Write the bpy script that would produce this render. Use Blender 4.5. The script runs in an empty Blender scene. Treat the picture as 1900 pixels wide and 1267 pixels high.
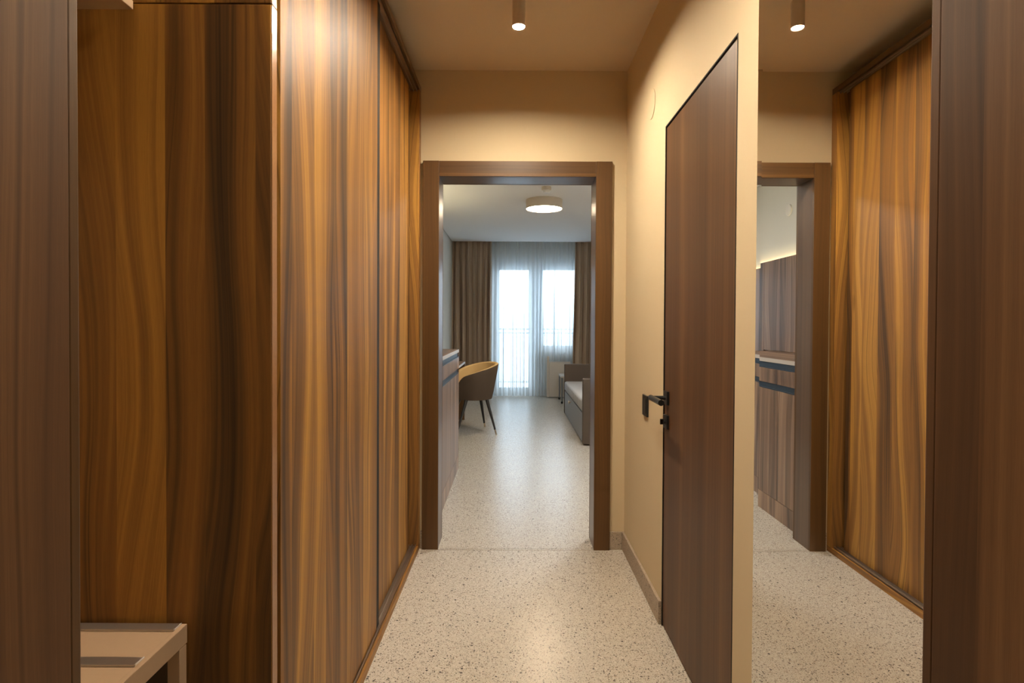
import bpy, bmesh, math, random
from mathutils import Vector, Matrix, Euler

random.seed(7)
SC = bpy.context.scene
COL = SC.collection
PI = math.pi
R = math.radians

# ------------------------------------------------------------------ camera
F_PX = 1078.0
cam_d = bpy.data.cameras.new('camera')
cam_d.sensor_width = 36.0
cam_d.lens = F_PX / 1900 * 36.0
cam_d.clip_start = 0.02
cam_d.clip_end = 800
PITCH = 0.8
cam_d.shift_x = -1.0 / 1900
cam_d.shift_y = -(31.5 - F_PX * math.tan(R(PITCH))) / 1900
cam = bpy.data.objects.new('camera', cam_d)
COL.objects.link(cam)
cam.location = (0, 0, 1.24)
ROLL = 0.29
cam.matrix_world = (Matrix.Translation((0, 0, 1.24)) @ Matrix.Rotation(R(90 - PITCH), 4, 'X')
                    @ Matrix.Rotation(R(ROLL), 4, 'Z'))
SC.camera = cam

# ------------------------------------------------------------------ view
SC.view_settings.view_transform = 'Standard'
SC.view_settings.look = 'None'
SC.view_settings.exposure = 0.0
SC.view_settings.gamma = 1.0
SC.view_settings.use_curve_mapping = False
SC.cycles.max_bounces = 12
SC.cycles.diffuse_bounces = 6
SC.cycles.glossy_bounces = 5
SC.cycles.transparent_max_bounces = 24
SC.cycles.use_denoising = True
SC.cycles.sample_clamp_indirect = 6.0
SC.cycles.caustics_reflective = False
SC.cycles.caustics_refractive = False

# ------------------------------------------------------------------ world: bright overcast winter sky
W = bpy.data.worlds.new('overcast_sky')
SC.world = W
W.use_nodes = True
wt = W.node_tree
bg = wt.nodes['Background']
tc = wt.nodes.new('ShaderNodeTexCoord')
nz = wt.nodes.new('ShaderNodeTexNoise')
nz.inputs['Scale'].default_value = 2.5
nz.inputs['Detail'].default_value = 4
cr = wt.nodes.new('ShaderNodeValToRGB')
cr.color_ramp.elements[0].position = 0.3
cr.color_ramp.elements[0].color = (0.66, 0.80, 0.98, 1)
cr.color_ramp.elements[1].position = 0.7
cr.color_ramp.elements[1].color = (0.90, 0.97, 1.0, 1)
wt.links.new(tc.outputs['Generated'], nz.inputs['Vector'])
wt.links.new(nz.outputs['Fac'], cr.inputs['Fac'])
wt.links.new(cr.outputs['Color'], bg.inputs['Color'])
SKY = 7.5
bg.inputs['Strength'].default_value = SKY

# portal in the window opening (guides daylight sampling only)
pl = bpy.data.lights.new('window_portal', 'AREA')
pl.shape = 'RECTANGLE'
pl.size = 1.9
pl.size_y = 2.4
pl.cycles.is_portal = True
po = bpy.data.objects.new('window_portal', pl)
COL.objects.link(po)
po.location = (0.40, 10.36, 1.2)
po.rotation_euler = (R(-90), 0, 0)

SPOT_E = 5200.0      # corridor spot emitters
DRUM_E = 45.0       # drum lamp diffuser
LED_E = 80.0

# ------------------------------------------------------------------ node helpers
class NT:
    def __init__(s, name):
        s.m = bpy.data.materials.new(name)
        s.m.use_nodes = True
        s.t = s.m.node_tree
        s.b = s.t.nodes['Principled BSDF']
    def n(s, typ, ins=None, **props):
        nd = s.t.nodes.new(typ)
        for k, v in props.items():
            setattr(nd, k, v)
        for k, v in (ins or {}).items():
            if isinstance(v, bpy.types.NodeSocket):
                s.t.links.new(v, nd.inputs[k])
            else:
                nd.inputs[k].default_value = v
        return nd
    def math(s, op, a, b=0.0, c=0.0):
        nd = s.t.nodes.new('ShaderNodeMath')
        nd.operation = op
        for i, v in enumerate((a, b, c)):
            if isinstance(v, bpy.types.NodeSocket):
                s.t.links.new(v, nd.inputs[i])
            else:
                nd.inputs[i].default_value = v
        return nd.outputs[0]
    def xyz(s, x, y, z=0.0):
        nd = s.n('ShaderNodeCombineXYZ', {'X': x, 'Y': y, 'Z': z})
        return nd.outputs[0]
    def noise(s, vec, scale=1.0, detail=2.0, rough=0.5, dist=0.0):
        nd = s.n('ShaderNodeTexNoise', {'Vector': vec, 'Scale': scale, 'Detail': detail, 'Roughness': rough, 'Distortion': dist})
        return nd.outputs['Fac']
    def ramp(s, fac, stops, interp='LINEAR'):
        nd = s.n('ShaderNodeValToRGB', {'Fac': fac})
        e = nd.color_ramp.elements
        nd.color_ramp.interpolation = interp
        while len(e) < len(stops):
            e.new(0.5)
        for i, (p, c) in enumerate(stops):
            e[i].position = p
            e[i].color = (*c, 1) if len(c) == 3 else c
        return nd.outputs['Color']
    def mix(s, fac, a, b, blend='MIX'):
        nd = s.t.nodes.new('ShaderNodeMix')
        nd.data_type = 'RGBA'
        nd.blend_type = blend
        for i, v in ((0, fac), (6, a), (7, b)):
            if isinstance(v, bpy.types.NodeSocket):
                s.t.links.new(v, nd.inputs[i])
            else:
                nd.inputs[i].default_value = (*v, 1) if isinstance(v, tuple) and len(v) == 3 else v
        return nd.outputs[2]
    def set(s, **kw):
        names = {'color': 'Base Color', 'rough': 'Roughness', 'metal': 'Metallic', 'spec': 'Specular IOR Level',
                 'coat': 'Coat Weight', 'coat_rough': 'Coat Roughness', 'sheen': 'Sheen Weight', 'normal': 'Normal',
                 'ecol': 'Emission Color', 'estr': 'Emission Strength'}
        for k, v in kw.items():
            sock = s.b.inputs[names[k]]
            if isinstance(v, bpy.types.NodeSocket):
                s.t.links.new(v, sock)
            else:
                sock.default_value = (*v, 1) if isinstance(v, tuple) and len(v) == 3 else v
        return s
    def bump(s, h, strength, dist=0.001):
        nd = s.n('ShaderNodeBump', {'Height': h, 'Strength': strength, 'Distance': dist})
        return nd.outputs[0]

M = {}

def walnut(name, gold, mid, dark, rough=0.36, spec=0.4, slat=9.0, seed=0.0, warp=0.038, figure=1.0):
    """figured satin walnut in slat-matched veneer; UV: u across the grain in metres, v along it"""
    k = NT(name)
    uv = k.n('ShaderNodeUVMap', uv_map='UVMap').outputs[0]
    sp = k.n('ShaderNodeSeparateXYZ', {0: uv})
    u, v = sp.outputs[0], sp.outputs[1]
    u = k.math('ADD', u, seed)
    # slats of uneven width
    vo = k.n('ShaderNodeTexVoronoi', {'W': k.math('MULTIPLY', u, slat)}, voronoi_dimensions='1D', feature='F1')
    vo.inputs['Scale'].default_value = 1.0
    vo.inputs['Randomness'].default_value = 0.9
    cell = k.n('ShaderNodeSeparateColor', {0: vo.outputs['Color']}).outputs[0]
    c50 = k.math('MULTIPLY', cell, 37.0)
    # knots: v-stretched cells
    kv = k.n('ShaderNodeTexVoronoi', {'Vector': k.xyz(k.math('MULTIPLY', u, 4.2), k.math('MULTIPLY', k.math('ADD', v, c50), 1.35)), 'Scale': 1.0, 'Randomness': 1.0}, feature='F1')
    kd = kv.outputs['Distance']
    near = k.math('POWER', 2.718, k.math('MULTIPLY', k.math('MULTIPLY', kd, kd), -9.0))
    # warped across-coordinate
    n1 = k.noise(k.xyz(k.math('MULTIPLY', u, 1.6), k.math('MULTIPLY', v, 0.62), c50), 1.0, 1.5, 0.45)
    n2 = k.noise(k.xyz(k.math('MULTIPLY', u, 9.0), k.math('MULTIPLY', v, 1.9), c50), 1.0, 2.0, 0.5)
    w = k.math('ADD', u, k.math('MULTIPLY', k.math('SUBTRACT', n1, 0.5), warp * 9.0))
    w = k.math('ADD', w, k.math('MULTIPLY', k.math('SUBTRACT', n2, 0.5), 0.016))
    w = k.math('ADD', w, k.math('MULTIPLY', near, 0.016))
    # broad figure bands
    b1 = k.noise(k.xyz(k.math('MULTIPLY', w, 10.5), k.math('MULTIPLY', v, 0.16), c50), 1.0, 3.0, 0.5)
    b1 = k.math('ADD', k.math('MULTIPLY', k.math('SUBTRACT', b1, 0.5), 1.9 * figure), 0.55)
    # per-slat tone
    tone = k.math('MULTIPLY', k.math('SUBTRACT', cell, 0.5), 0.22 * figure)
    fac = k.math('ADD', b1, tone)
    # fine growth streaks
    b2 = k.noise(k.xyz(k.math('MULTIPLY', w, 120.0), k.math('MULTIPLY', v, 0.5), c50), 1.0, 3.0, 0.6)
    fac = k.math('ADD', fac, k.math('MULTIPLY', k.math('SUBTRACT', b2, 0.5), 0.50))
    col = k.ramp(fac, [(0.12, dark), (0.36, tuple(0.55 * m + 0.45 * d for m, d in zip(mid, dark))), (0.55, mid), (0.88, gold)])
    # dark flame lines that follow the figure
    rn = k.noise(k.xyz(k.math('MULTIPLY', w, 13.0), k.math('MULTIPLY', v, 0.10), k.math('ADD', c50, 4.0)), 1.0, 1.0, 0.5)
    rn2 = k.noise(k.xyz(k.math('MULTIPLY', w, 26.0), k.math('MULTIPLY', v, 0.12), k.math('ADD', c50, 6.0)), 1.0, 0.0, 0.5)
    l1 = k.math('MAXIMUM', 0.0, k.math('SUBTRACT', 1.0, k.math('MULTIPLY', k.math('ABSOLUTE', k.math('SUBTRACT', rn, 0.5)), 42.0)))
    l2 = k.math('MAXIMUM', 0.0, k.math('SUBTRACT', 1.0, k.math('MULTIPLY', k.math('ABSOLUTE', k.math('SUBTRACT', rn2, 0.47)), 26.0)))
    line = k.math('MAXIMUM', l1, k.math('MULTIPLY', l2, 0.7))
    gate = k.noise(k.xyz(k.math('MULTIPLY', w, 6.0), k.math('MULTIPLY', v, 0.7), k.math('ADD', c50, 9.0)), 1.0, 1.0, 0.5)
    gate = k.math('MULTIPLY', k.math('MINIMUM', 1.0, k.math('MAXIMUM', 0.0, k.math('MULTIPLY', k.math('SUBTRACT', gate, 0.44), 6.0))), 0.72 * figure)
    col = k.mix(k.math('MULTIPLY', line, gate), col, tuple(c * 0.55 for c in dark))
    # knots
    kn = k.math('MINIMUM', 1.0, k.math('MAXIMUM', 0.0, k.math('MULTIPLY', k.math('SUBTRACT', 0.10, kd), 14.0)))
    kc = k.n('ShaderNodeSeparateColor', {0: kv.outputs['Color']}).outputs[0]
    kn = k.math('MULTIPLY', kn, k.math('MULTIPLY', k.math('GREATER_THAN', kc, 0.62), 0.7 * figure))
    col = k.mix(kn, col, tuple(c * 0.5 for c in dark))
    # pores
    po_ = k.noise(k.xyz(k.math('MULTIPLY', u, 900.0), k.math('MULTIPLY', v, 22.0)), 1.0, 2.0, 0.6)
    col = k.mix(k.math('MULTIPLY', k.math('SUBTRACT', po_, 0.36), 0.50), col, tuple(c * 0.7 for c in dark))
    k.set(color=col, rough=rough, spec=spec, normal=k.bump(po_, 0.10, 0.0004))
    return k.m

M['walnut'] = walnut('figured_walnut', (0.57, 0.300, 0.060), (0.305, 0.142, 0.035), (0.072, 0.038, 0.018), rough=0.50, spec=0.33)
M['walnut_casing'] = walnut('straight_walnut', (0.175, 0.090, 0.029), (0.108, 0.054, 0.018), (0.050, 0.026, 0.010), rough=0.38, slat=4.0, seed=3.3, warp=0.008, figure=0.45)
M['walnut_dark'] = walnut('dark_walnut', (0.190, 0.098, 0.042), (0.110, 0.054, 0.024), (0.050, 0.026, 0.013), rough=0.45, spec=0.28, slat=3.0, seed=7.1, warp=0.006, figure=0.5)
M['walnut_entry'] = walnut('entry_lining_walnut', (0.25, 0.130, 0.056), (0.145, 0.072, 0.032), (0.062, 0.032, 0.017), rough=0.5, spec=0.22, slat=5.0, seed=7.1, warp=0.006, figure=0.6)
M['walnut_jamb'] = walnut('satin_jamb_walnut', (0.20, 0.125, 0.080), (0.13, 0.082, 0.055), (0.07, 0.044, 0.032), rough=0.28, slat=4.0, seed=2.3, warp=0.006, figure=0.4)
M['walnut_sheen'] = walnut('living_walnut_sheen', (0.40, 0.26, 0.17), (0.24, 0.15, 0.10), (0.085, 0.055, 0.045), rough=0.33, seed=5.7)  # same walnut, its gray daylight sheen mixed into the colour

def plain(name, col, rough=0.5, metal=0.0, spec=0.5, grain=0.0, scale=60.0, bump=0.0):
    k = NT(name)
    if grain or bump:
        t = k.n('ShaderNodeTexCoord').outputs['Object']
        nn = k.noise(t, scale, 4.0, 0.6)
        if grain:
            c = k.mix(nn, tuple(x * (1 - grain) for x in col), tuple(min(1, x * (1 + grain)) for x in col))
            k.set(color=c)
        else:
            k.set(color=col)
        if bump:
            k.set(normal=k.bump(nn, bump, 0.0015))
    else:
        k.set(color=col)
    k.set(rough=rough, metal=metal, spec=spec)
    return k.m

M['paint'] = plain('beige_wall_paint', (0.60, 0.495, 0.325), 0.75, spec=0.3, grain=0.015, scale=220, bump=0.05)
M['ceiling'] = plain('corridor_ceiling_paint', (0.72, 0.60, 0.44), 0.85, spec=0.2, grain=0.015, scale=180, bump=0.03)
M['ceiling_white'] = plain('white_ceiling_paint', (0.84, 0.84, 0.84), 0.85, spec=0.2, grain=0.01, scale=150)
M['paint_living'] = plain('pale_living_wall_paint', (0.72, 0.71, 0.66), 0.8, spec=0.2, grain=0.015, scale=150)
M['black'] = plain('matt_black_metal', (0.016, 0.017, 0.018), 0.38, metal=0.2, grain=0.1, scale=300)
M['gap'] = plain('dark_recess', (0.010, 0.007, 0.005), 0.8, grain=0.1)  # near-black; on recess parts it stands in for shade
M['channel'] = plain('slate_blue_handle_profile', (0.055, 0.085, 0.12), 0.35, metal=0.6, grain=0.05, scale=200)
M['alu'] = plain('brown_anodised_track', (0.36, 0.29, 0.23), 0.30, metal=0.85, grain=0.05, scale=200)
M['lacquer'] = plain('beige_lacquer', (0.52, 0.365, 0.235), 0.45, grain=0.02, scale=120)
M['barmetal'] = plain('brushed_metal', (0.50, 0.46, 0.42), 0.30, metal=0.8, grain=0.05, scale=200)
M['white'] = plain('white_plastic', (0.74, 0.72, 0.68), 0.4, grain=0.01)
M['lampbody'] = plain('lamp_body_beige_white', (0.62, 0.55, 0.46), 0.5, grain=0.02, scale=150)
M['drumbody'] = plain('drum_lamp_body', (0.60, 0.52, 0.42), 0.5, grain=0.02, scale=100)
M['pvc'] = plain('white_window_frame', (0.70, 0.74, 0.78), 0.35, grain=0.01)
M['radiator'] = plain('cream_enamel', (0.64, 0.585, 0.52), 0.5, grain=0.02, scale=50)
M['sofa_brown'] = plain('taupe_leatherette', (0.088, 0.062, 0.044), 0.55, grain=0.12, scale=160, bump=0.15)
M['sofa_gray'] = plain('pale_gray_upholstery', (0.46, 0.47, 0.50), 0.75, grain=0.08, scale=240, bump=0.2)
M['sofa_drawer'] = plain('gray_upholstered_board', (0.29, 0.31, 0.345), 0.6, grain=0.08, scale=240, bump=0.1)
M['drape'] = plain('taupe_drape_fabric', (0.45, 0.345, 0.255), 0.85, spec=0.2, grain=0.06, scale=300, bump=0.1)
M['shell_out'] = plain('brown_chair_fabric', (0.095, 0.065, 0.043), 0.8, spec=0.25, grain=0.12, scale=220, bump=0.2)
M['shell_in'] = plain('ochre_chair_fabric', (0.62, 0.42, 0.18), 0.8, spec=0.25, grain=0.08, scale=220, bump=0.2)
M['legwood'] = plain('black_stained_wood', (0.020, 0.017, 0.016), 0.4, grain=0.2, scale=80)
M['brass'] = plain('pale_brass', (0.62, 0.50, 0.36), 0.3, metal=0.9, grain=0.05, scale=90)
M['screen'] = plain('tv_screen_glass', (0.012, 0.014, 0.018), 0.06, spec=0.6, grain=0.02)
M['desk_edge'] = plain('pale_desk_laminate', (0.50, 0.44, 0.38), 0.35, grain=0.04, scale=40)
M['balcony'] = plain('balcony_concrete', (0.62, 0.63, 0.64), 0.8, grain=0.06, scale=12)
M['rail'] = plain('gray_railing_metal', (0.20, 0.23, 0.26), 0.5, metal=0.4, grain=0.03)
M['snow'] = plain('snowy_ground', (0.80, 0.84, 0.88), 0.9, grain=0.05, scale=0.05)
M['hill'] = plain('hazy_snowy_hill', (0.62, 0.68, 0.74), 0.95, grain=0.16, scale=0.06)

k = NT('mirror_silver'); k.set(color=(0.90, 0.90, 0.885), rough=0.0, metal=1.0); M['mirror'] = k.m
k = NT('window_glass'); k.set(color=(1, 1, 1), rough=0.0)
g = k.n('ShaderNodeBsdfTransparent', {'Color': (0.93, 0.96, 0.97, 1)})
gl = k.n('ShaderNodeBsdfGlossy', {'Roughness': 0.02})
mx = k.n('ShaderNodeMixShader', {0: 0.06, 1: g.outputs[0], 2: gl.outputs[0]})
k.t.links.new(mx.outputs[0], k.t.nodes['Material Output'].inputs[0]); M['glass'] = k.m

k = NT('sheer_voile')
tco = k.n('ShaderNodeTexCoord').outputs['Object']
wv = k.noise(tco, 400.0, 2.0, 0.5)
tr = k.n('ShaderNodeBsdfTransparent', {'Color': (0.96, 0.98, 1.0, 1)})
df = k.n('ShaderNodeBsdfDiffuse', {'Color': (0.80, 0.82, 0.82, 1)})
tl = k.n('ShaderNodeBsdfTranslucent', {'Color': (0.80, 0.84, 0.86, 1)})
m1 = k.n('ShaderNodeMixShader', {0: 0.5, 1: df.outputs[0], 2: tl.outputs[0]})
op = k.math('ADD', 0.64, k.math('MULTIPLY', wv, 0.12))
m2 = k.n('ShaderNodeMixShader', {0: op, 1: tr.outputs[0], 2: m1.outputs[0]})
k.t.links.new(m2.outputs[0], k.t.nodes['Material Output'].inputs[0]); M['sheer'] = k.m

def emitter(name, col, strength):
    k = NT(name); k.set(color=col, ecol=col, estr=strength); return k.m
M['spot'] = emitter('spot_bulb_glow', (1.0, 0.84, 0.64), SPOT_E)
M['drumglow'] = emitter('drum_diffuser_glow', (1.0, 0.80, 0.55), DRUM_E)
M['hallfill'] = emitter('hallway_fill_glow', (1.0, 0.84, 0.66), 3.5)  # emission of the added fill lamp in the hallway
M['coolfill'] = emitter('cool_fill_glow', (0.93, 0.97, 1.0), 105.0)  # cool emission of the added, unseen drum lamp
M['led'] = emitter('led_strip_glow', (1.0, 0.86, 0.50), LED_E)

def terrazzo(name, base, lo, darkc, rough, amount=1.0):
    k = NT(name)
    t = k.n('ShaderNodeTexCoord').outputs['Object']
    n0 = k.noise(t, 260.0, 2.0, 0.6)
    jig = k.n('ShaderNodeVectorMath', {0: t, 1: k.xyz(k.math('MULTIPLY', n0, 0.004), k.math('MULTIPLY', k.noise(t, 230.0, 1.0), 0.004), 0.0)}, operation='ADD').outputs[0]
    col = k.mix(k.noise(t, 3.0, 2.0), base, tuple(b * 0.94 for b in base))
    def chips(scale, thr, cols, size, fac):
        nonlocal col
        vo = k.n('ShaderNodeTexVoronoi', {'Vector': jig, 'Scale': scale, 'Randomness': 1.0}, feature='F1')
        sc_ = k.n('ShaderNodeSeparateColor', {0: vo.outputs['Color']})
        sel = k.math('LESS_THAN', sc_.outputs[0], thr)
        ins = k.math('LESS_THAN', vo.outputs['Distance'], k.math('ADD', size * 0.55, k.math('MULTIPLY', sc_.outputs[2], size * 0.6)))
        cc = k.ramp(sc_.outputs[1], cols, 'CONSTANT')
        col = k.mix(k.math('MULTIPLY', k.math('MULTIPLY', sel, ins), fac), col, cc)
    chips(260.0, 0.55, [(0, lo), (0.45, tuple(x * 1.25 for x in base)), (0.75, (0.36, 0.27, 0.19))], 0.45, 0.75)
    chips(300.0, 0.42 * amount, [(0, darkc), (0.5, (0.16, 0.12, 0.09))], 0.42, 0.85)
    chips(165.0, 0.30 * amount, [(0, darkc), (0.45, (0.13, 0.10, 0.08)), (0.75, (0.24, 0.17, 0.12))], 0.42, 0.9)
    chips(80.0, 0.07 * amount, [(0, (0.05, 0.045, 0.045)), (0.6, (0.12, 0.09, 0.075))], 0.34, 0.9)
    k.set(color=col, rough=k.math('ADD', rough, k.math('MULTIPLY', k.noise(t, 90.0, 2.0), 0.06)), spec=0.55,
          normal=k.bump(k.noise(t, 70.0, 2.0, 0.5), 0.10, 0.001))
    return k.m
M['terrazzo'] = terrazzo('pale_terrazzo', (0.565, 0.520, 0.450), (0.39, 0.335, 0.27), (0.045, 0.038, 0.034), 0.235)
M['terrazzo_edge'] = terrazzo('terrazzo_skirting', (0.42, 0.35, 0.27), (0.28, 0.22, 0.16), (0.09, 0.07, 0.06), 0.5, 0.8)

# ------------------------------------------------------------------ mesh helpers
_off = [0.0]
def uv_box(bm, grain, off):
    uvl = bm.loops.layers.uv.get('UVMap') or bm.loops.layers.uv.new('UVMap')
    for f in bm.faces:
        n = f.normal
        ax = max(range(3), key=lambda i: abs(n[i]))
        if ax == grain:
            a, b = [i for i in range(3) if i != ax]
        else:
            b = grain
            a = [i for i in range(3) if i != ax and i != grain][0]
        for l in f.loops:
            l[uvl].uv = (l.vert.co[a] + off, l.vert.co[b] + off * 1.7)

def link(name, bm, mats, parent=None, smooth=False, loc=None):
    me = bpy.data.meshes.new(name)
    bm.normal_update()
    bm.to_mesh(me)
    bm.free()
    for m in (mats if isinstance(mats, (list, tuple)) else [mats]):
        me.materials.append(m)
    if smooth:
        for p in me.polygons:
            p.use_smooth = True
    o = bpy.data.objects.new(name, me)
    COL.objects.link(o)
    if loc is not None:
        me.transform(Matrix.Translation(-Vector(loc)))
        o.location = loc
    if parent is not None:
        base = parent.matrix_world.copy() if False else world_of(parent)
        me.transform(Matrix.Translation(-base) if loc is None else Matrix.Identity(4))
        if loc is not None:
            o.location = Vector(loc) - base
        o.parent = parent
    return o

def world_of(o):
    v = Vector((0, 0, 0))
    while o is not None:
        v += Vector(o.location)
        o = o.parent
    return v

def add_box(bm, x0, x1, y0, y1, z0, z1):
    vs = [bm.verts.new((x, y, z)) for x in (x0, x1) for y in (y0, y1) for z in (z0, z1)]
    idx = [(0, 1, 3, 2), (4, 6, 7, 5), (0, 4, 5, 1), (2, 3, 7, 6), (0, 2, 6, 4), (1, 5, 7, 3)]
    return [bm.faces.new([vs[i] for i in f]) for f in idx]

def box(name, x, y, z, mat, parent=None, grain=2, bevel=0.0, seed=None, segs=2):
    """x, y, z are (min, max) pairs in world metres"""
    bm = bmesh.new()
    add_box(bm, x[0], x[1], y[0], y[1], z[0], z[1])
    bm.normal_update()
    if bevel:
        bmesh.ops.bevel(bm, geom=bm.edges[:], offset=bevel, segments=segs, affect='EDGES', profile=0.5)
        bm.normal_update()
    if seed is None:
        _off[0] += 1.37
        seed = _off[0] % 11
    uv_box(bm, grain, seed)
    return link(name, bm, mat, parent)

def boxes(name, lst, mat, parent=None, grain=2):
    bm = bmesh.new()
    for b in lst:
        add_box(bm, b[0][0], b[0][1], b[1][0], b[1][1], b[2][0], b[2][1])
    bm.normal_update()
    _off[0] += 1.37
    uv_box(bm, grain, _off[0] % 11)
    return link(name, bm, mat, parent)

def lathe(name, prof, c, mat, parent=None, seg=40, axis=2, smooth=True, closed=False):
    bm = bmesh.new()
    rings = []
    for r, h in prof:
        ring = []
        for i in range(seg):
            a = 2 * PI * i / seg
            p = [r * math.cos(a), r * math.sin(a)]
            if axis == 2: q = (c[0] + p[0], c[1] + p[1], c[2] + h)
            elif axis == 0: q = (c[0] + h, c[1] + p[0], c[2] + p[1])
            else: q = (c[0] + p[0], c[1] + h, c[2] + p[1])
            ring.append(bm.verts.new(q))
        rings.append(ring)
    for a, b in zip(rings, rings[1:]):
        for i in range(seg):
            j = (i + 1) % seg
            bm.faces.new((a[i], a[j], b[j], b[i]))
    for ring, flip in ((rings[0], True), (rings[-1], False)):
        if not closed:
            try: bm.faces.new(ring[::-1] if flip else ring)
            except ValueError: pass
    bmesh.ops.recalc_face_normals(bm, faces=bm.faces[:])
    o = link(name, bm, mat, parent)
    if smooth:
        shade(o, 35)
    return o

def shade(o, ang=35):
    me = o.data
    for p in me.polygons:
        p.use_smooth = True
    bm = bmesh.new(); bm.from_mesh(me)
    for e in bm.edges:
        if len(e.link_faces) == 2 and e.calc_face_angle(0) > R(ang):
            e.smooth = False
    bm.to_mesh(me); bm.free()

def rod(name, p0, p1, r0, r1, mat, parent=None, seg=20):
    p0, p1 = Vector(p0), Vector(p1)
    bm = bmesh.new()
    d = (p1 - p0).normalized()
    q = d.to_track_quat('Z', 'Y')
    ra = []; rb = []
    for i in range(seg):
        a = 2 * PI * i / seg
        v = q @ Vector((math.cos(a), math.sin(a), 0))
        ra.append(bm.verts.new(p0 + v * r0)); rb.append(bm.verts.new(p1 + v * r1))
    for i in range(seg):
        j = (i + 1) % seg
        bm.faces.new((ra[i], ra[j], rb[j], rb[i]))
    bm.faces.new(ra[::-1]); bm.faces.new(rb)
    bmesh.ops.recalc_face_normals(bm, faces=bm.faces[:])
    o = link(name, bm, mat, parent)
    shade(o, 40)
    return o

def thing(name, label, cat, loc, group=None):
    o = bpy.data.objects.new(name, None)
    o.empty_display_size = 0.1
    COL.objects.link(o)
    o.location = loc
    return tag(o, label, cat, group)

def tag(o, label, cat, group=None):
    o['label'] = label
    if cat: o['category'] = cat
    if group: o['group'] = group
    return o

def struct(o, label=None, cat=None):
    o['kind'] = 'structure'
    if label: o['label'] = label
    if cat: o['category'] = cat
    return o

# ------------------------------------------------------------------ measures (metres; camera stands at 0, 0)
YE = 3.20            # end wall of the corridor
YL = 3.355           # living-room face of that wall
ZC = 2.63            # ceiling
XR = 0.622           # right wall of the corridor
XL = -1.11           # left wall behind the wardrobe
XLL = -1.03          # living room, left wall
XLR = 1.66           # living room, right wall
YW = 10.10           # window wall

# ------------------------------------------------------------------ setting: floors, walls, ceilings
floor = struct(box('floor', (XL - .2, 0.90), (-1.3, YE - 0.0015), (-0.12, 0), M['terrazzo']), 'pale speckled terrazzo floor of the corridor')
floor2 = struct(box('floor_living', (XLL - .2, XLR + .2), (YE + 0.0015, YW + .25), (-0.12, 0), M['terrazzo']), 'pale terrazzo floor of the living room beyond the doorway')
struct(box('ceiling', (XL - .2, 0.90), (-1.3, YE + .05), (ZC, ZC + .12), M['ceiling']), 'beige painted corridor ceiling')
struct(box('ceiling_living', (XLL + 0.012, XLR + .2), (YL - .1, 9.76), (ZC, ZC + .12), M['ceiling_white']), 'white living room ceiling')
struct(box('ceiling_recess', (XLL - .2, XLR + .2), (YL - .1, YW + .25), (ZC + .17, ZC + .27), M['ceiling_white']), 'curtain recess above the living room ceiling edge')

struct(box('wall_left', (XL - .12, XL), (0.60, YE), (0, ZC), M['paint']), 'wall behind the wardrobe')
# right wall with the flush door opening
DY0, DY1, DZ = 1.622, 2.386, 2.052
struct(boxes('wall_right', [((XR, XR + .14), (DY1, YE), (0, ZC)), ((XR, XR + .14), (0.45, DY0), (0, ZC)),
                            ((XR, XR + .14), (DY0, DY1), (DZ, ZC))], M['paint']), 'beige painted right wall of the corridor')
struct(box('wall_behind_door', (XR + .14, XR + .2), (DY0 - .1, DY1 + .1), (0, 2.2), M['gap']))
OX0, OX1, OZ = -0.405, 0.452, 2.047
struct(boxes('wall_far', [((XL - .12, OX0 - .03), (YE, YL), (0, ZC)), ((OX1 + .03, XLR + .2), (YE, YL), (0, ZC)),
                          ((OX0 - .03, OX1 + .03), (YE, YL), (OZ + .03, ZC))], M['paint']), 'beige painted end wall over the doorway')
# entrance wall around the camera's doorway
EX0, EX1 = -0.46, 0.44
struct(boxes('wall_near', [((XL - .2, EX0 - .04), (0.42, 0.603), (0, ZC)), ((EX1 + .04, 0.9), (0.42, 0.603), (0, ZC)),
                           ((EX0 - .04, EX1 + .04), (0.42, 0.603), (2.16, ZC))], M['paint']), 'entrance wall around the front doorway')
struct(boxes('wall_outer', [((XL - .2, XL - .1), (-1.3, 0.42), (0, ZC)), ((0.8, 0.9), (-1.3, 0.42), (0, ZC)), ((XL - .2, 0.9), (-1.4, -1.3), (0, ZC))],
             M['paint']), 'stairwell walls outside the front doorway')
struct(box('wall_living_left', (XLL - .12, XLL), (YL, YW), (0, ZC + .17), M['paint_living']), 'pale left wall of the living room')
struct(box('wall_living_right', (XLR, XLR + .12), (YL, YW), (0, ZC + .17), M['paint_living']), 'pale right wall of the living room')
WX0, WX1, WZ = -0.42, 1.26, 2.37
DX1 = 0.40           # balcony door | window split
struct(boxes('wall_window', [((XLL - .12, WX0), (YW, YW + .25), (0, ZC + .2)), ((WX1, XLR + .12), (YW, YW + .25), (0, ZC + .2)),
                             ((WX0, WX1), (YW, YW + .25), (WZ, ZC + .2)), ((DX1, WX1), (YW, YW + .25), (0, 0.78))], M['paint_living']),
       'window wall behind the curtains')

# skirting
struct(box('baseboard_right', (XR - .012, XR), (DY1 + .004, YE), (0, .098), M['terrazzo_edge'], bevel=.0015), 'terrazzo skirting along the right wall')
struct(box('baseboard_near', (XR - .012, XR), (1.49, DY0 - .006), (0, .098), M['terrazzo_edge'], bevel=.0015), 'short terrazzo skirting between door and mirror')
struct(box('baseboard_far', (0.541, XR - .013), (YE - .012, YE), (0, .098), M['terrazzo_edge'], bevel=.0015), 'terrazzo skirting beside the doorway casing')
struct(box('baseboard_corner', (-0.503, -0.4935), (YE - .012, YE), (0, .098), M['terrazzo_edge']), 'sliver of terrazzo skirting between wardrobe and doorway casing')

struct(box('trim_1', (OX0, OX1), (YE - .024, YE - .0205), (0, .0007), M['alu'], grain=0), 'thin brown floor joint strip under the doorway')
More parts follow.
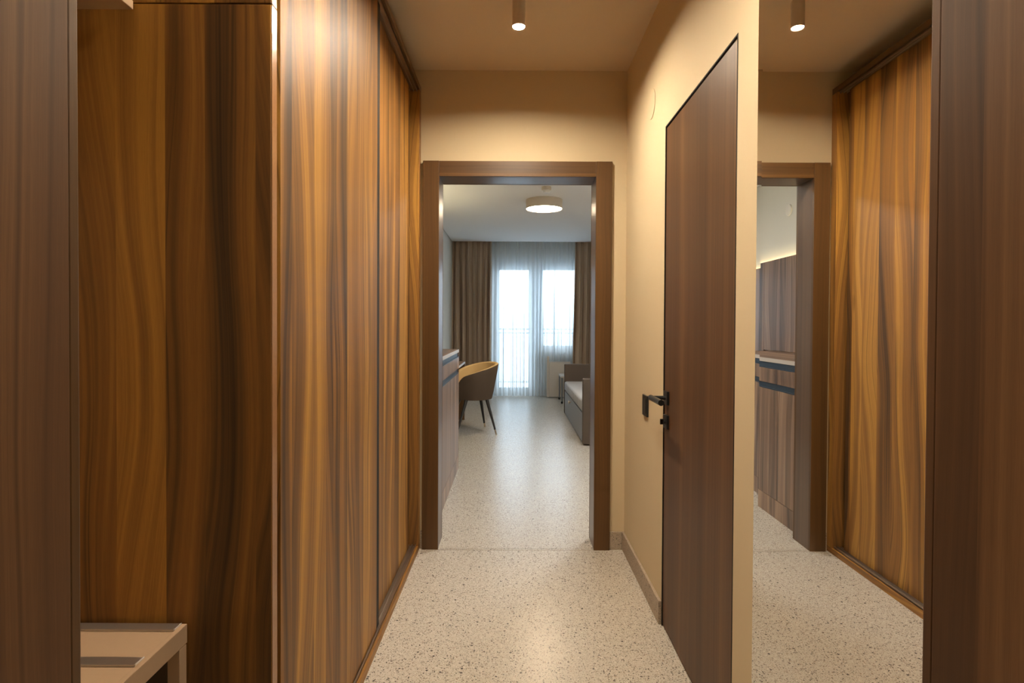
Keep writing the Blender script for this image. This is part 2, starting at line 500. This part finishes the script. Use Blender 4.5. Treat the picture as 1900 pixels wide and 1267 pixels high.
# doorway to the living room
d1 = bpy.data.objects.new('door_1', None); COL.objects.link(d1); d1.location = (0.02, YE, 0)
struct(d1, 'walnut-cased open doorway at the end of the corridor', 'doorway')
C0, C1 = YE - .022, YE
for ya, yb in ((C0, C1), (YL, YL + .02)):
    box('casing', (-0.4926, OX0), (ya, yb), (0, 2.131), M['walnut_casing'], d1, bevel=.0015)
    box('casing', (OX1, 0.5395), (ya, yb), (0, 2.131), M['walnut_casing'], d1, bevel=.0015)
    box('casing', (OX0 + .0008, OX1 - .0008), (ya, yb), (OZ, 2.130), M['walnut_casing'], d1, grain=0, bevel=.0015)
box('jamb', (OX0 - .03, OX0 - .0005), (YE, YL), (0, OZ + .03), M['walnut_jamb'], d1)
box('jamb', (OX1 + .0005, OX1 + .03), (YE, YL), (0, OZ + .03), M['walnut_jamb'], d1)
box('jamb', (OX0 - .0005, OX1 + .0005), (YE, YL), (OZ + .0005, OZ + .03), M['walnut_jamb'], d1, grain=0)

# flush door in the right wall
d2 = bpy.data.objects.new('door_2', None); COL.objects.link(d2); d2.location = (XR, (DY0 + DY1) / 2, 0)
struct(d2, 'dark walnut flush door in the right wall with black lever handle', 'door')
box('door_leaf', (XR + .003, XR + .043), (DY0 + .009, DY1 - .007), (0.006, DZ - .009), M['walnut_dark'], d2, bevel=.001, seed=2.2)
box('frame_strip', (XR - .001, XR + .05), (DY0, DY0 + .005), (0, DZ), M['gap'], d2)
box('frame_strip', (XR - .001, XR + .05), (DY1 - .004, DY1), (0, DZ), M['gap'], d2)
box('frame_strip', (XR - .001, XR + .05), (DY0 + .005, DY1 - .004), (DZ - .005, DZ), M['gap'], d2)
hy, hz = 2.335, 0.948
h = box('handle_rose', (XR - .007, XR + .003), (hy - .027, hy + .027), (hz - .027, hz + .027), M['black'], d2, bevel=.001)
rod('neck', (XR - .006, hy, hz), (XR - .062, hy, hz), .0085, .0085, M['black'], h)
rod('lever', (XR - .062, hy + .010, hz), (XR - .062, hy - .155, hz), .0115, .0115, M['black'], h)
lz = 0.852
l = box('lock_rose', (XR - .007, XR + .003), (hy - .027, hy + .027), (lz - .027, lz + .027), M['black'], d2, bevel=.001)
rod('thumb_turn', (XR - .006, hy, lz), (XR - .014, hy, lz), .010, .009, M['black'], l)
box('turn_grip', (XR - .026, XR - .013), (hy - .004, hy + .004), (lz - .011, lz + .011), M['black'], l, bevel=.001)

# the front doorway the camera looks through
d3 = bpy.data.objects.new('door_3', None); COL.objects.link(d3); d3.location = (-0.01, 0.5, 0)
struct(d3, 'dark walnut lining of the front doorway seen close on both sides', 'doorway')
box('jamb', (EX0 - .035, EX0), (0.36, 0.603), (0, 2.12), M['walnut_entry'], d3, bevel=.001, seed=4.4)
box('jamb', (EX1, EX1 + .035), (0.36, 0.603), (0, 2.12), M['walnut_entry'], d3, bevel=.001, seed=6.1)
box('jamb', (EX0 - .035, EX1 + .035), (0.36, 0.603), (2.12, 2.155), M['walnut_entry'], d3, grain=0, bevel=.001)
box('casing', (EX0 - .085, EX0 - .0008), (0.6035, 0.619), (0, 2.20), M['walnut_casing'], d3, bevel=.0025)
box('casing', (EX1 + .0008, EX1 + .085), (0.6035, 0.619), (0, 2.20), M['walnut_entry'], d3, bevel=.0025)
box('casing', (EX0 - .0006, EX1 + .0006), (0.6035, 0.619), (2.121, 2.20), M['walnut_entry'], d3, grain=0, bevel=.0025)

# unseen fill lamp added behind the camera to lift jambs and niche panel
hw = thing('hallway_fill_lamp', 'unseen round fill lamp added in the hallway outside the front doorway', 'lamp', (0, -.45, ZC))
lathe('lamp_rim', [(0.0, 0), (.155, 0), (.155, -.05), (.150, -.05), (.150, -.004), (0, -.004)], (0, -.45, ZC), M['lampbody'], hw, 48, closed=True)
lathe('diffuser', [(0.0, -.04), (.1495, -.04), (.1495, -.048), (.0, -.052)], (0, -.45, ZC), M['hallfill'], hw, 48, closed=True)

# ------------------------------------------------------------------ wardrobe
XF = -0.508
WY0, WY1 = 1.227, YE - .001
WT = 2.534
w = thing('wardrobe', 'tall sliding wardrobe with figured walnut doors along the left side', 'wardrobe', (-0.8, 2.2, 0))
box('side_panel', (XL + .002, XF - .002), (WY0, WY0 + .026), (0, 1.908), M['walnut'], w, bevel=.0012, seed=3.62)
box('side_panel', (XL + .002, XF - .002), (WY0, WY0 + .026), (1.911, WT), M['walnut'], w, bevel=.0012, seed=9.4)
e = box('edge_strip', (XF - .0015, XF), (WY0 + .001, WY0 + .026), (0, 1.908), M['alu'], w)
M['edge'] = plain('walnut_edge_banding', (0.34, 0.17, 0.075), 0.22, grain=0.12, scale=120)
e.data.materials[0] = M['edge']
box('edge_strip', (XF - .0015, XF), (WY0 + .001, WY0 + .026), (1.911, WT), M['edge'], w)
box('end_stile', (-0.60, XF), (WY1 - .052, WY1), (0.031, WT - .031), M['walnut'], w, bevel=.0012)
box('top_board', (XL + .002, XF), (WY0 + .0265, WY1), (WT - .030, WT), M['walnut_casing'], w, grain=1, bevel=.0012)
box('base_board', (XL + .002, XF), (WY0 + .0265, WY1), (0, .030), M['walnut'], w, grain=1, bevel=.0012)
box('back_panel', (XL + .003, XL + .010), (WY0 + .03, WY1 - .06), (.031, WT - .031), M['gap'], w)
def track(z0, z1, up):
    s = 1 if up else -1
    a = boxes('sliding_track', [((XF - .052, XF - .012), (WY0 + .03, WY1 - .053), (min(z0, z0 + s * .004), max(z0, z0 + s * .004)))] +
              [((xx, xx + .0035), (WY0 + .03, WY1 - .053), (min(z0, z0 + s * .012), max(z0, z0 + s * .012))) for xx in (XF - .0155, XF - .034, XF - .052)],
              M['alu'], w, grain=1)
    return a
track(.030, 0, True)
track(WT - .030, 0, False)
# near leaf runs in the front track, far leaf in the rear track
box('sliding_door', (-0.546, -0.528), (1.322, 2.263), (.036, WT - .036), M['walnut'], w, bevel=.001, seed=5.35)
box('sliding_door', (-0.572, -0.554), (2.19, WY1 - .086), (.036, WT - .036), M['walnut'], w, bevel=.001, seed=1.15)
box('dark_gap_strip', (-0.552, -0.531), (2.2635, 2.315), (.036, WT - .036), M['gap'], w)  # near-black strip added to paint in the dark gap between leaves

# ------------------------------------------------------------------ luggage bench and shelf in the niche
BX = -0.687
b = thing('luggage_bench', 'beige lacquered luggage bench with metal bars beside the wardrobe', 'bench', (-0.9, 0.93, 0))
BZ = 0.602
box('top_board', (XL + .004, BX - .012), (0.66, 1.222), (BZ - .030, BZ - .004), M['lacquer'], b, bevel=.001)
box('front_rail', (BX - .0115, BX), (0.66, 1.224), (BZ - .040, BZ), M['lacquer'], b, bevel=.0012)
for ys in (1.198, 1.073, 0.948, 0.823, 0.698):
    box('metal_bar', (XL + .03, BX - .014), (ys, ys + .026), (BZ - .0035, BZ + .001), M['barmetal'], b, bevel=.0008)
    box('bar_end', (BX - .0135, BX - .0115), (ys, ys + .026), (BZ - .0035, BZ + .0018), M['white'], b)
for yy in (0.66, 1.196):
    box('leg', (BX - .026, BX - .0005), (yy, yy + .026), (0, BZ - .0415), M['lacquer'], b, bevel=.001)
    box('leg', (XL + .004, XL + .03), (yy, yy + .026), (0, BZ - .031), M['lacquer'], b, bevel=.001)
box('side_board', (XL + .031, BX - .027), (1.204, 1.220), (.02, BZ - .031), M['sofa_brown'], b)

s = box('wall_shelf', (XL + .003, -0.795), (0.64, 1.222), (1.893, 1.911), M['lacquer'], bevel=.001)
tag(s, 'beige shelf board high in the niche above the bench', 'shelf')

# ------------------------------------------------------------------ mirror on the right wall
m = thing('wall_mirror', 'tall frameless mirror with a slim faceted edge on the right wall', 'mirror', (XR, 1.06, 0.1))
MY0, MY1 = 0.66, 1.480
box('mirror_glass', (XR - .004, XR - .0005), (MY0, MY1 - .028), (0.06, 2.58), M['mirror'], m)
bm = bmesh.new()
vs = [bm.verts.new(v) for v in ((XR - .004, MY1 - .028, .06), (XR - .004, MY1 - .028, 2.58), (XR - .0034, MY1, 2.58), (XR - .0034, MY1, .06),
                                (XR - .0005, MY1 - .028, .06), (XR - .0005, MY1 - .028, 2.58), (XR - .0005, MY1, 2.58), (XR - .0005, MY1, .06))]
for f in ((0, 1, 2, 3), (7, 6, 5, 4), (3, 2, 6, 7), (0, 3, 7, 4), (1, 5, 6, 2), (0, 4, 5, 1)):
    bm.faces.new([vs[i] for i in f])
bmesh.ops.recalc_face_normals(bm, faces=bm.faces[:])
link('facet_edge', bm, M['mirror'], m)

# ------------------------------------------------------------------ corridor lamps, switch, round cover
def spot(y, label):
    x = 0.02
    t = thing('ceiling_spotlight', label, 'lamp', (x, y, ZC), 'cylinder ceiling spotlights of the corridor')
    lathe('lamp_body', [(0.0, 0), (.028, 0), (.028, -.112), (.0255, -.114), (.0255, -.100), (0.0, -.100)], (x, y, ZC), M['lampbody'], t, 40, closed=True)
    lathe('bulb', [(0.0, -.101), (.0250, -.101), (.0250, -.107), (0.0, -.108)], (x, y, ZC), M['spot'], t, 24, closed=True)
    return t
spot(2.51, 'small cylinder spotlight glowing on the corridor ceiling before the doorway')
spot(1.17, 'small cylinder spotlight on the ceiling nearer the front doorway')

sw = thing('light_switch', 'black square light switch plate beside the flush door handle', 'switch', (XR, 2.69, .868))
box('plate', (XR - .009, XR), (2.64, 2.735), (.82, .916), M['black'], sw, bevel=.0015)
box('rocker', (XR - .0115, XR - .0088), (2.655, 2.72), (.835, .901), M['black'], sw, bevel=.001)
rc = lathe('junction_cover', [(0.0, 0), (.066, 0), (.065, -.0022), (0.0, -.0028)], (XR, 2.63, 2.235), M['paint'], None, 48, axis=0)
tag(rc, 'faint round painted cover high on the right wall', 'cover')

# ------------------------------------------------------------------ living room: low cabinet on the left
CX, CY0, CY1 = -0.46, 3.42, 4.985
c = thing('low_cabinet', 'walnut kitchenette cabinet with slate handle profiles just past the doorway', 'cabinet', (-0.75, 4.2, 0))
box('cabinet_body', (XLL + .002, CX - .022), (CY0, CY1), (0.0, .998), M['walnut_sheen'], c)
box('worktop', (XLL + .001, CX), (CY0, CY1 + .002), (1.000, 1.027), M['walnut_sheen'], c, grain=1, bevel=.001)
box('worktop_edge', (CX, CX + .0012), (CY0, CY1 + .002), (1.001, 1.0265), M['desk_edge'], c, grain=1)
box('handle_profile', (CX - .021, CX - .008), (CY0 + .02, CY1 - .02), (.962, .998), M['channel'], c, grain=1)
box('handle_profile', (CX - .021, CX - .008), (CY0 + .02, CY1 - .02), (.826, .862), M['channel'], c, grain=1)
box('handle_lip', (CX - .010, CX), (CY0 + .02, CY1 - .02), (.9605, .966), M['channel'], c, grain=1)
box('handle_lip', (CX - .010, CX), (CY0 + .02, CY1 - .02), (.8245, .830), M['channel'], c, grain=1)
cuts = [CY0 + .02, 3.71, 4.31, CY1 - .02]
for a_, b_ in zip(cuts, cuts[1:]):
    box('drawer_front', (CX - .019, CX), (a_ + .001, b_ - .001), (.864, .959), M['walnut_sheen'], c, bevel=.0008)
    box('cupboard_door', (CX - .019, CX), (a_ + .001, b_ - .001), (.122, .823), M['walnut_sheen'], c, bevel=.0008)
box('plinth', (CX - .019, CX), (CY0 + .02, CY1 - .02), (0, .119), M['walnut_sheen'], c, bevel=.0008)
box('end_panel', (CX - .020, CX + .001), (CY1 - .019, CY1), (0, .998), M['walnut_sheen'], c, bevel=.0008)
box('end_panel', (CX - .020, CX + .001), (CY0, CY0 + .019), (0, .998), M['walnut_sheen'], c, bevel=.0008)

# wall cladding with an LED strip along its top
wc = thing('wall_cladding', 'walnut wall panels over the cabinet with a glowing strip along the top', 'wall panelling', (XLL, 5.0, 1.0))
ys = [3.362, 3.95, 4.55, 5.15, 5.75, 6.35, 6.78]
for a_, b_ in zip(ys, ys[1:]):
    z0 = 1.029 if a_ < 4.9 else 0.77
    box('panel', (XLL + .022, XLL + .040), (a_ + .001, b_ - .001), (z0, 1.802), M['walnut_sheen'], wc, bevel=.0008)
box('led_strip', (XLL + .004, XLL + .014), (3.40, 6.76), (1.785, 1.79), M['led'], wc)
box('backing_batten', (XLL + .0005, XLL + .0215), (3.38, 6.77), (1.74, 1.784), M['white'], wc, grain=1)
wall_disc = lathe('wall_speaker', [(0.0, 0), (.048, 0), (.048, .010), (.040, .013), (0.0, .013)], (XLL, 4.78, 2.19), M['white'], None, 36, axis=0)
tag(wall_disc, 'round white alarm disc on the living room wall above the panelling', 'alarm')

# desk beyond the cabinet
dk = thing('desk', 'walnut desk with a panel leg behind the low cabinet', 'desk', (-0.82, 6.3, 0))
box('desk_top', (XLL + .041, -0.616), (5.0, 7.55), (.732, .760), M['walnut_sheen'], dk, grain=1, bevel=.001)
box('top_edge', (-0.616, -0.6148), (5.0, 7.55), (.733, .759), M['desk_edge'], dk, grain=1)
box('panel_leg', (XLL + .041, -0.618), (7.522, 7.549), (0, .731), M['walnut_casing'], dk)
box('shaded_apron', (XLL + .06, -0.86), (5.01, 7.52), (.66, .731), M['gap'], dk, grain=1)  # near-black colour stands for shade in the recess under the top

# television on the left wall
tv = thing('television', 'flat black television mounted on the left living room wall above the desk', 'television', (XLL + .05, 7.44, 1.54))
box('tv_body', (XLL + .03, XLL + .058), (6.82, 8.07), (1.18, 1.895), M['black'], tv, bevel=.003)
box('tv_screen', (XLL + .058, XLL + .0595), (6.83, 8.06), (1.195, 1.885), M['screen'], tv)
box('wall_bracket', (XLL, XLL + .03), (7.24, 7.64), (1.38, 1.70), M['black'], tv)

# ------------------------------------------------------------------ tub chair
def tub_chair():
    cx, cy = -0.448, 6.705
    face = math.atan2(-0.30, -0.954)          # direction the chair faces
    t = thing('tub_chair', 'brown tub armchair with ochre inside and tapered black legs at the desk', 'chair', (cx, cy, 0))
    seg = 56
    half = R(150)                             # shell wraps this far each side of the back
    def rim(a):                               # a = 0 at the back, +-half at the arm fronts
        k_ = min(1.0, abs(a - .38) / (half if a > .38 else half * 1.22))
        s_ = 1 - k_
        z = .600 + .202 * (1 - (k_ ** 1.75))
        if k_ > .80: z -= .17 * ((k_ - .80) / .20) ** 2.2
        return z
    def pt(a, r, z):
        th = face + PI + a
        # slightly squared plan
        sq = 1 + .05 * (math.cos(2 * a) ** 2)
        return Vector((cx + r * sq * math.cos(th), cy + r * sq * math.sin(th), z))
    bm = bmesh.new()
    rows = []
    zb = .385
    prof = []
    for i in range(seg + 1):
        a = -half + 2 * half * i / seg
        zt = rim(a)
        ring = []
        kb = max(0, math.cos(a))             # back leans out a little
        # outer from bottom to top
        for j in range(7):
            f = j / 6
            r = .205 + .050 * f ** .8 + .024 * kb * f
            ring.append((pt(a, r, zb + (zt - .012 - zb) * f), 0))
        rt = .255 + .024 * kb
        ring.append((pt(a, rt - .003, zt - .004), 0))
        ring.append((pt(a, rt - .014, zt), 1))
        ring.append((pt(a, rt - .030, zt - .001), 1))
        ring.append((pt(a, rt - .043, zt - .013), 1))
        for j in range(6, -1, -1):
            f = j / 6
            r = .160 + .050 * f ** .8 + .024 * kb * f
            ring.append((pt(a, r, zb + .03 + (zt - .02 - zb - .03) * f), 1))
        rows.append([(bm.verts.new(p), s_) for p, s_ in ring])
    for ra, rb in zip(rows, rows[1:]):
        for j in range(len(ra) - 1):
            f = bm.faces.new((ra[j][0], rb[j][0], rb[j + 1][0], ra[j + 1][0]))
            f.material_index = max(ra[j][1], ra[j + 1][1]) if j >= 7 else 0
    for r_ in (rows[0], rows[-1]):
        f = bm.faces.new([v for v, _ in r_]); f.material_index = 0
    bmesh.ops.recalc_face_normals(bm, faces=bm.faces[:])
    sh = link('backrest_shell', bm, [M['shell_out'], M['shell_in']], t); shade(sh, 60)
    bm = bmesh.new()
    n = 48
    rr = [(.165, .425), (.185, .430), (.192, .455), (.18, .478), (.14, .488), (.0, .490)]
    rings = []
    for r_, z in rr[:-1]:
        rings.append([bm.verts.new((cx + r_ * math.cos(2 * PI * i / n), cy + r_ * math.sin(2 * PI * i / n), z)) for i in range(n)])
    for ra, rb in zip(rings, rings[1:]):
        for i in range(n):
            bm.faces.new((ra[i], ra[(i + 1) % n], rb[(i + 1) % n], rb[i]))
    bm.faces.new(rings[-1]); bm.faces.new(rings[0][::-1])
    # push the front of the cushion forward
    fv = Vector((math.cos(face), math.sin(face), 0))
    for v in bm.verts:
        d = (v.co - Vector((cx, cy, v.co.z))).dot(fv)
        if d > 0: v.co += fv * d * .12
    bmesh.ops.recalc_face_normals(bm, faces=bm.faces[:])
    se = link('seat', bm, M['shell_in'], t); shade(se, 50)
    bs = lathe('seat_base', [(0.0, .384), (.19, .384), (.205, .392), (.208, .42), (.0, .424)], (cx, cy, 0), M['shell_out'], t, 48)
    side = Vector((-fv.y, fv.x, 0))
    base = Vector((cx, cy, 0))
    for sx, sy in ((-1, -1), (-1, 1), (1, -1), (1, 1)):
        foot = base + fv * (.205 * sx if sx < 0 else .26) + side * .255 * sy
        top = base + fv * .12 * sx + side * .15 * sy + Vector((0, 0, .384))
        lg = rod('leg', foot + (top - foot) * .14, top, .0105, .020, M['legwood'], t)
        rod('foot_cap', foot, foot + (top - foot) * .14, .008, .0107, M['brass'], lg)
    return t
tub_chair()

# ------------------------------------------------------------------ sofa on the right
so = thing('daybed_sofa', 'sofa bed with taupe arms and pale gray mattress over drawers', 'sofa', (1.15, 7.0, 0))
SX, SY0, SY1 = 0.722, 5.94, 8.10
box('armrest', (SX, 1.62), (SY0, SY0 + .055), (.012, .690), M['sofa_brown'], so, bevel=.012, segs=3)
box('armrest', (SX, 1.62), (SY1 - .055, SY1), (.012, .695), M['sofa_brown'], so, bevel=.012, segs=3)
box('backrest', (1.56, 1.64), (SY0 + .057, SY1 - .057), (.012, .72), M['sofa_brown'], so, bevel=.012, segs=3)
box('base', (SX + .03, 1.558), (SY0 + .058, SY1 - .058), (.02, .268), M['sofa_gray'], so)
box('plinth', (SX + .02, 1.55), (SY0 + .058, SY1 - .058), (0, .022), M['black'], so)
box('drawer_front', (SX + .008, SX + .029), (SY0 + .058, SY1 - .058), (.022, .322), M['sofa_drawer'], so, bevel=.003)
mt = box('mattress', (SX + .002, 1.555), (SY0 + .057, SY1 - .057), (.330, .458), M['sofa_gray'], so, bevel=.028, segs=4)
shade(mt, 60)
for i in range(9):
    yy = SY0 + .25 + i * .21
    rod('quilted_seam', (SX + .001, yy, .345), (SX + .001, yy, .44), .0022, .0022, M['sofa_gray'], so, seg=8)
lathe('drawer_knob', [(0.0, -.028), (.018, -.026), (.020, -.018), (.008, -.012), (.007, 0.010), (0, .010)], (SX + .006, 7.25, .272), M['brass'], so, 20, axis=0)

# side table past the sofa
st = thing('side_table', 'small side table with thin metal legs between sofa and curtains', 'side table', (1.0, 9.35, 0))
box('table_top', (0.765, 1.25), (9.11, 9.66), (.405, .432), M['desk_edge'], st, bevel=.002)
for xx in (.782, 1.225):
    for yy in (9.13, 9.64):
        lg = rod('leg', (xx, yy, .03), (xx, yy, .405), .010, .010, M['rail'], st, seg=14)
        rod('castor', (xx, yy, .0), (xx, yy, .032), .017, .017, M['black'], lg, seg=14)

rd = thing('radiator_cover', 'cream radiator panel standing under the window beside the side table', 'radiator', (.8, 9.86, 0))
box('front_panel', (.625, 0.985), (9.845, 9.865), (.015, .600), M['radiator'], rd, bevel=.003)
box('side_panel', (.585, .622), (9.83, 9.895), (.012, .705), M['radiator'], rd, bevel=.003)
box('top_grille', (.625, 0.985), (9.846, 9.89), (.602, .612), M['radiator'], rd, bevel=.002)

# ------------------------------------------------------------------ living room ceiling lamp and detector
dl = thing('drum_ceiling_lamp', 'round drum ceiling lamp glowing in the living room', 'lamp', (.345, 6.5, ZC))
lathe('lamp_drum', [(0.0, 0), (.200, 0), (.203, -.002), (.203, -.100), (.199, -.102), (.197, -.098), (.197, -.006), (0.0, -.006)], (.345, 6.5, ZC), M['drumbody'], dl, 64, closed=True)
lathe('diffuser', [(0.0, -.094), (.1965, -.094), (.1965, -.100), (.15, -.104), (0.0, -.106)], (.345, 6.5, ZC), M['drumglow'], dl, 64, closed=True)
sd = thing('smoke_detector', 'small white smoke detector on the ceiling beside the drum lamp', 'smoke detector', (.335, 5.88, ZC))
lathe('detector_base', [(0.0, 0), (.048, 0), (.050, -.004), (.050, -.030), (.036, -.034), (0.0, -.034)], (.335, 5.88, ZC), M['drumbody'], sd, 36)
lathe('sensor_head', [(0.0, -.034), (.030, -.034), (.034, -.052), (.026, -.062), (0.0, -.064)], (.335, 5.88, ZC), M['white'], sd, 36)

fill_drum = thing('drum_ceiling_lamp', 'unseen drum lamp added as fill nearer the doorway, out of line with the opening', 'lamp', (1.10, 4.55, ZC))  # copy of the drum lamp added out of view to brighten the room
for ch in list(dl.children):
    c2 = ch.copy(); c2.data = ch.data.copy(); c2.data.materials[0] = M['coolfill'] if ch.name.startswith('diffuser') else c2.data.materials[0]; COL.objects.link(c2); c2.parent = fill_drum

# ------------------------------------------------------------------ curtains
def cloth(name, x0, x1, y, z0, z1, period, amp, mat, thick=0.0, flare=0.0, over=0.0, seed=0, nz=14, parent=None, gather=0.0):
    rnd = random.Random(seed)
    n = int((x1 - x0) / period)
    # uneven pleat positions
    ws = [rnd.uniform(.65, 1.35) for _ in range(n)]
    tot = sum(ws)
    ks = [0]
    for q in ws: ks.append(ks[-1] + q / tot)
    amps = [rnd.uniform(.65, 1.2) for _ in range(n + 1)]
    drift = [rnd.uniform(-1, 1) for _ in range(n + 1)]
    per = 14
    bm = bmesh.new()
    cols = []
    for i in range(n):
        for j in range(per if i < n - 1 else per + 1):
            f = j / per
            t_ = ks[i] + (ks[i + 1] - ks[i]) * f
            am = amps[i] * (1 - f) + amps[i + 1] * f
            dr = drift[i] * (1 - f) + drift[i + 1] * f
            col = []
            for k_ in range(nz + 1):
                v = k_ / nz
                z = z1 + (z0 - z1) * v
                x = x0 + (x1 - x0) * t_ + over * period * math.sin(4 * PI * f) * (.35 + .65 * v)
                x += dr * .018 * math.sin(v * 2.3) + (t_ - .5) * flare * v + gather * v * v
                yy = y + amp * am * (.45 + .55 * min(1, v * 2.2)) * math.sin(2 * PI * f + .5 * math.sin(v * 3 + dr * 3))
                col.append(bm.verts.new((x, yy, z)))
            cols.append(col)
    for a, b_ in zip(cols, cols[1:]):
        for k_ in range(nz):
            bm.faces.new((a[k_], a[k_ + 1], b_[k_ + 1], b_[k_]))
    o = link(name, bm, mat, parent, smooth=True)
    if thick:
        sm = o.modifiers.new('thickness', 'SOLIDIFY'); sm.thickness = thick; sm.offset = 0
    return o

o = cloth('sheer_curtain', -0.44, 1.30, 9.985, .012, ZC + .12, .066, .026, M['sheer'], over=.24, seed=5)
tag(o, 'white sheer voile curtain hanging to the floor before the balcony door', 'curtain')
o = cloth('drape', -1.018, -0.36, 9.850, .015, ZC + .13, .088, .058, M['drape'], thick=.004, over=.16, seed=11)
tag(o, 'taupe drape gathered at the side nearer the television wall', 'curtain')
o = cloth('drape', 1.055, 1.645, 9.850, .015, ZC + .13, .088, .058, M['drape'], thick=.004, over=.16, seed=23, gather=-.03)
tag(o, 'taupe drape gathered behind the sofa side of the window', 'curtain')
cr_ = box('curtain_rail', (XLL + .02, XLR - .02), (9.83, 10.0), (ZC + .135, ZC + .165), M['white'], grain=0)
tag(cr_, 'white curtain rail hidden in the ceiling recess', 'curtain rail')

# ------------------------------------------------------------------ balcony door and window
def frame_parts(parent, x0, x1, z0, z1, y0, y1, wl, wr, wt_, wb, name='frame'):
    box(name + '_stile', (x0, x0 + wl), (y0, y1), (z0, z1), M['pvc'], parent, bevel=.003)
    box(name + '_stile', (x1 - wr, x1), (y0, y1), (z0, z1), M['pvc'], parent, bevel=.003)
    box(name + '_rail', (x0 + wl, x1 - wr), (y0, y1), (z1 - wt_, z1), M['pvc'], parent, grain=0, bevel=.003)
    box(name + '_rail', (x0 + wl, x1 - wr), (y0, y1), (z0, z0 + wb), M['pvc'], parent, grain=0, bevel=.003)
d4 = bpy.data.objects.new('door_4', None); COL.objects.link(d4); d4.location = (0.0, YW + .1, 0)
struct(d4, 'white framed glazed balcony door behind the sheer curtain', 'balcony door')
frame_parts(d4, WX0 + .001, DX1, 0.0, WZ - .001, YW + .06, YW + .13, .055, .045, .055, .045)
frame_parts(d4, WX0 + .05, DX1 - .04, .04, WZ - .05, YW + .04, YW + .11, .136, .08, .13, .10, 'sash')
box('glass_pane', (-0.240, 0.290), (YW + .07, YW + .085), (.13, 2.20), M['glass'], d4)
rod('handle', (.325, YW + .015, 1.0), (.325, YW + .015, 1.13), .010, .010, M['white'], d4)
w1 = bpy.data.objects.new('window_1', None); COL.objects.link(w1); w1.location = (0.9, YW + .1, .8)
struct(w1, 'white framed window beside the balcony door', 'window')
frame_parts(w1, DX1 + .002, WX1 - .001, .781, WZ - .001, YW + .06, YW + .13, .055, .055, .055, .045)
frame_parts(w1, DX1 + .05, WX1 - .05, .82, WZ - .05, YW + .04, YW + .11, .078, .09, .13, .055, 'sash')
box('glass_pane', (0.52, 1.13), (YW + .07, YW + .085), (.865, 2.20), M['glass'], w1)
box('window_sill', (DX1 + .02, WX1 + .04), (YW - .06, YW + .058), (.752, .779), M['white'], w1, grain=0, bevel=.003)

# ------------------------------------------------------------------ balcony and view
struct(box('floor_balcony', (-1.6, 2.8), (YW + .26, 11.75), (-.22, -.04), M['balcony']), 'pale balcony slab outside the window')
rl = thing('balcony_railing', 'gray metal balcony railing seen through the sheer curtain', 'railing', (.5, 11.6, 0))
box('handrail', (-1.6, 2.8), (11.58, 11.63), (1.135, 1.165), M['rail'], rl, grain=0, bevel=.004)
box('lower_rail', (-1.6, 2.8), (11.59, 11.62), (1.06, 1.085), M['rail'], rl, grain=0, bevel=.003)
box('bottom_rail', (-1.6, 2.8), (11.59, 11.62), (.08, .105), M['rail'], rl, grain=0, bevel=.003)
for xx in (-1.3, -.2, .9, 2.0):
    box('post', (xx, xx + .03), (11.60, 11.63), (-.04, 1.135), M['rail'], rl, bevel=.003)
for xa, xb in ((-1.27, -.2), (-.17, .9), (.93, 2.0)):
    box('glass_infill', (xa + .01, xb - .01), (11.603, 11.612), (.105, 1.06), M['glass'], rl)
struct(box('ground', (-300, 300), (12.5, 400), (-9.2, -9.0), M['snow']), 'snow covered ground below the balcony')
bm = bmesh.new()
hill_n = 60
top = []; bot = []; bk = []
for i in range(hill_n + 1):
    x = -260 + 520 * i / hill_n
    h_ = 16 + 9 * math.sin(i * .37) + 5 * math.sin(i * 1.1 + 1) + random.uniform(-1.2, 1.2)
    top.append(bm.verts.new((x, 300 + 10 * math.sin(i * .5), h_)))
    bot.append(bm.verts.new((x, 220, -9)))
    bk.append(bm.verts.new((x, 380, -9)))
for i in range(hill_n):
    bm.faces.new((bot[i], bot[i + 1], top[i + 1], top[i]))
    bm.faces.new((top[i], top[i + 1], bk[i + 1], bk[i]))
bmesh.ops.recalc_face_normals(bm, faces=bm.faces[:])
hl = link('hill', bm, M['hill'], None, smooth=True)
struct(hl, 'pale hazy snowy hills in the distance')
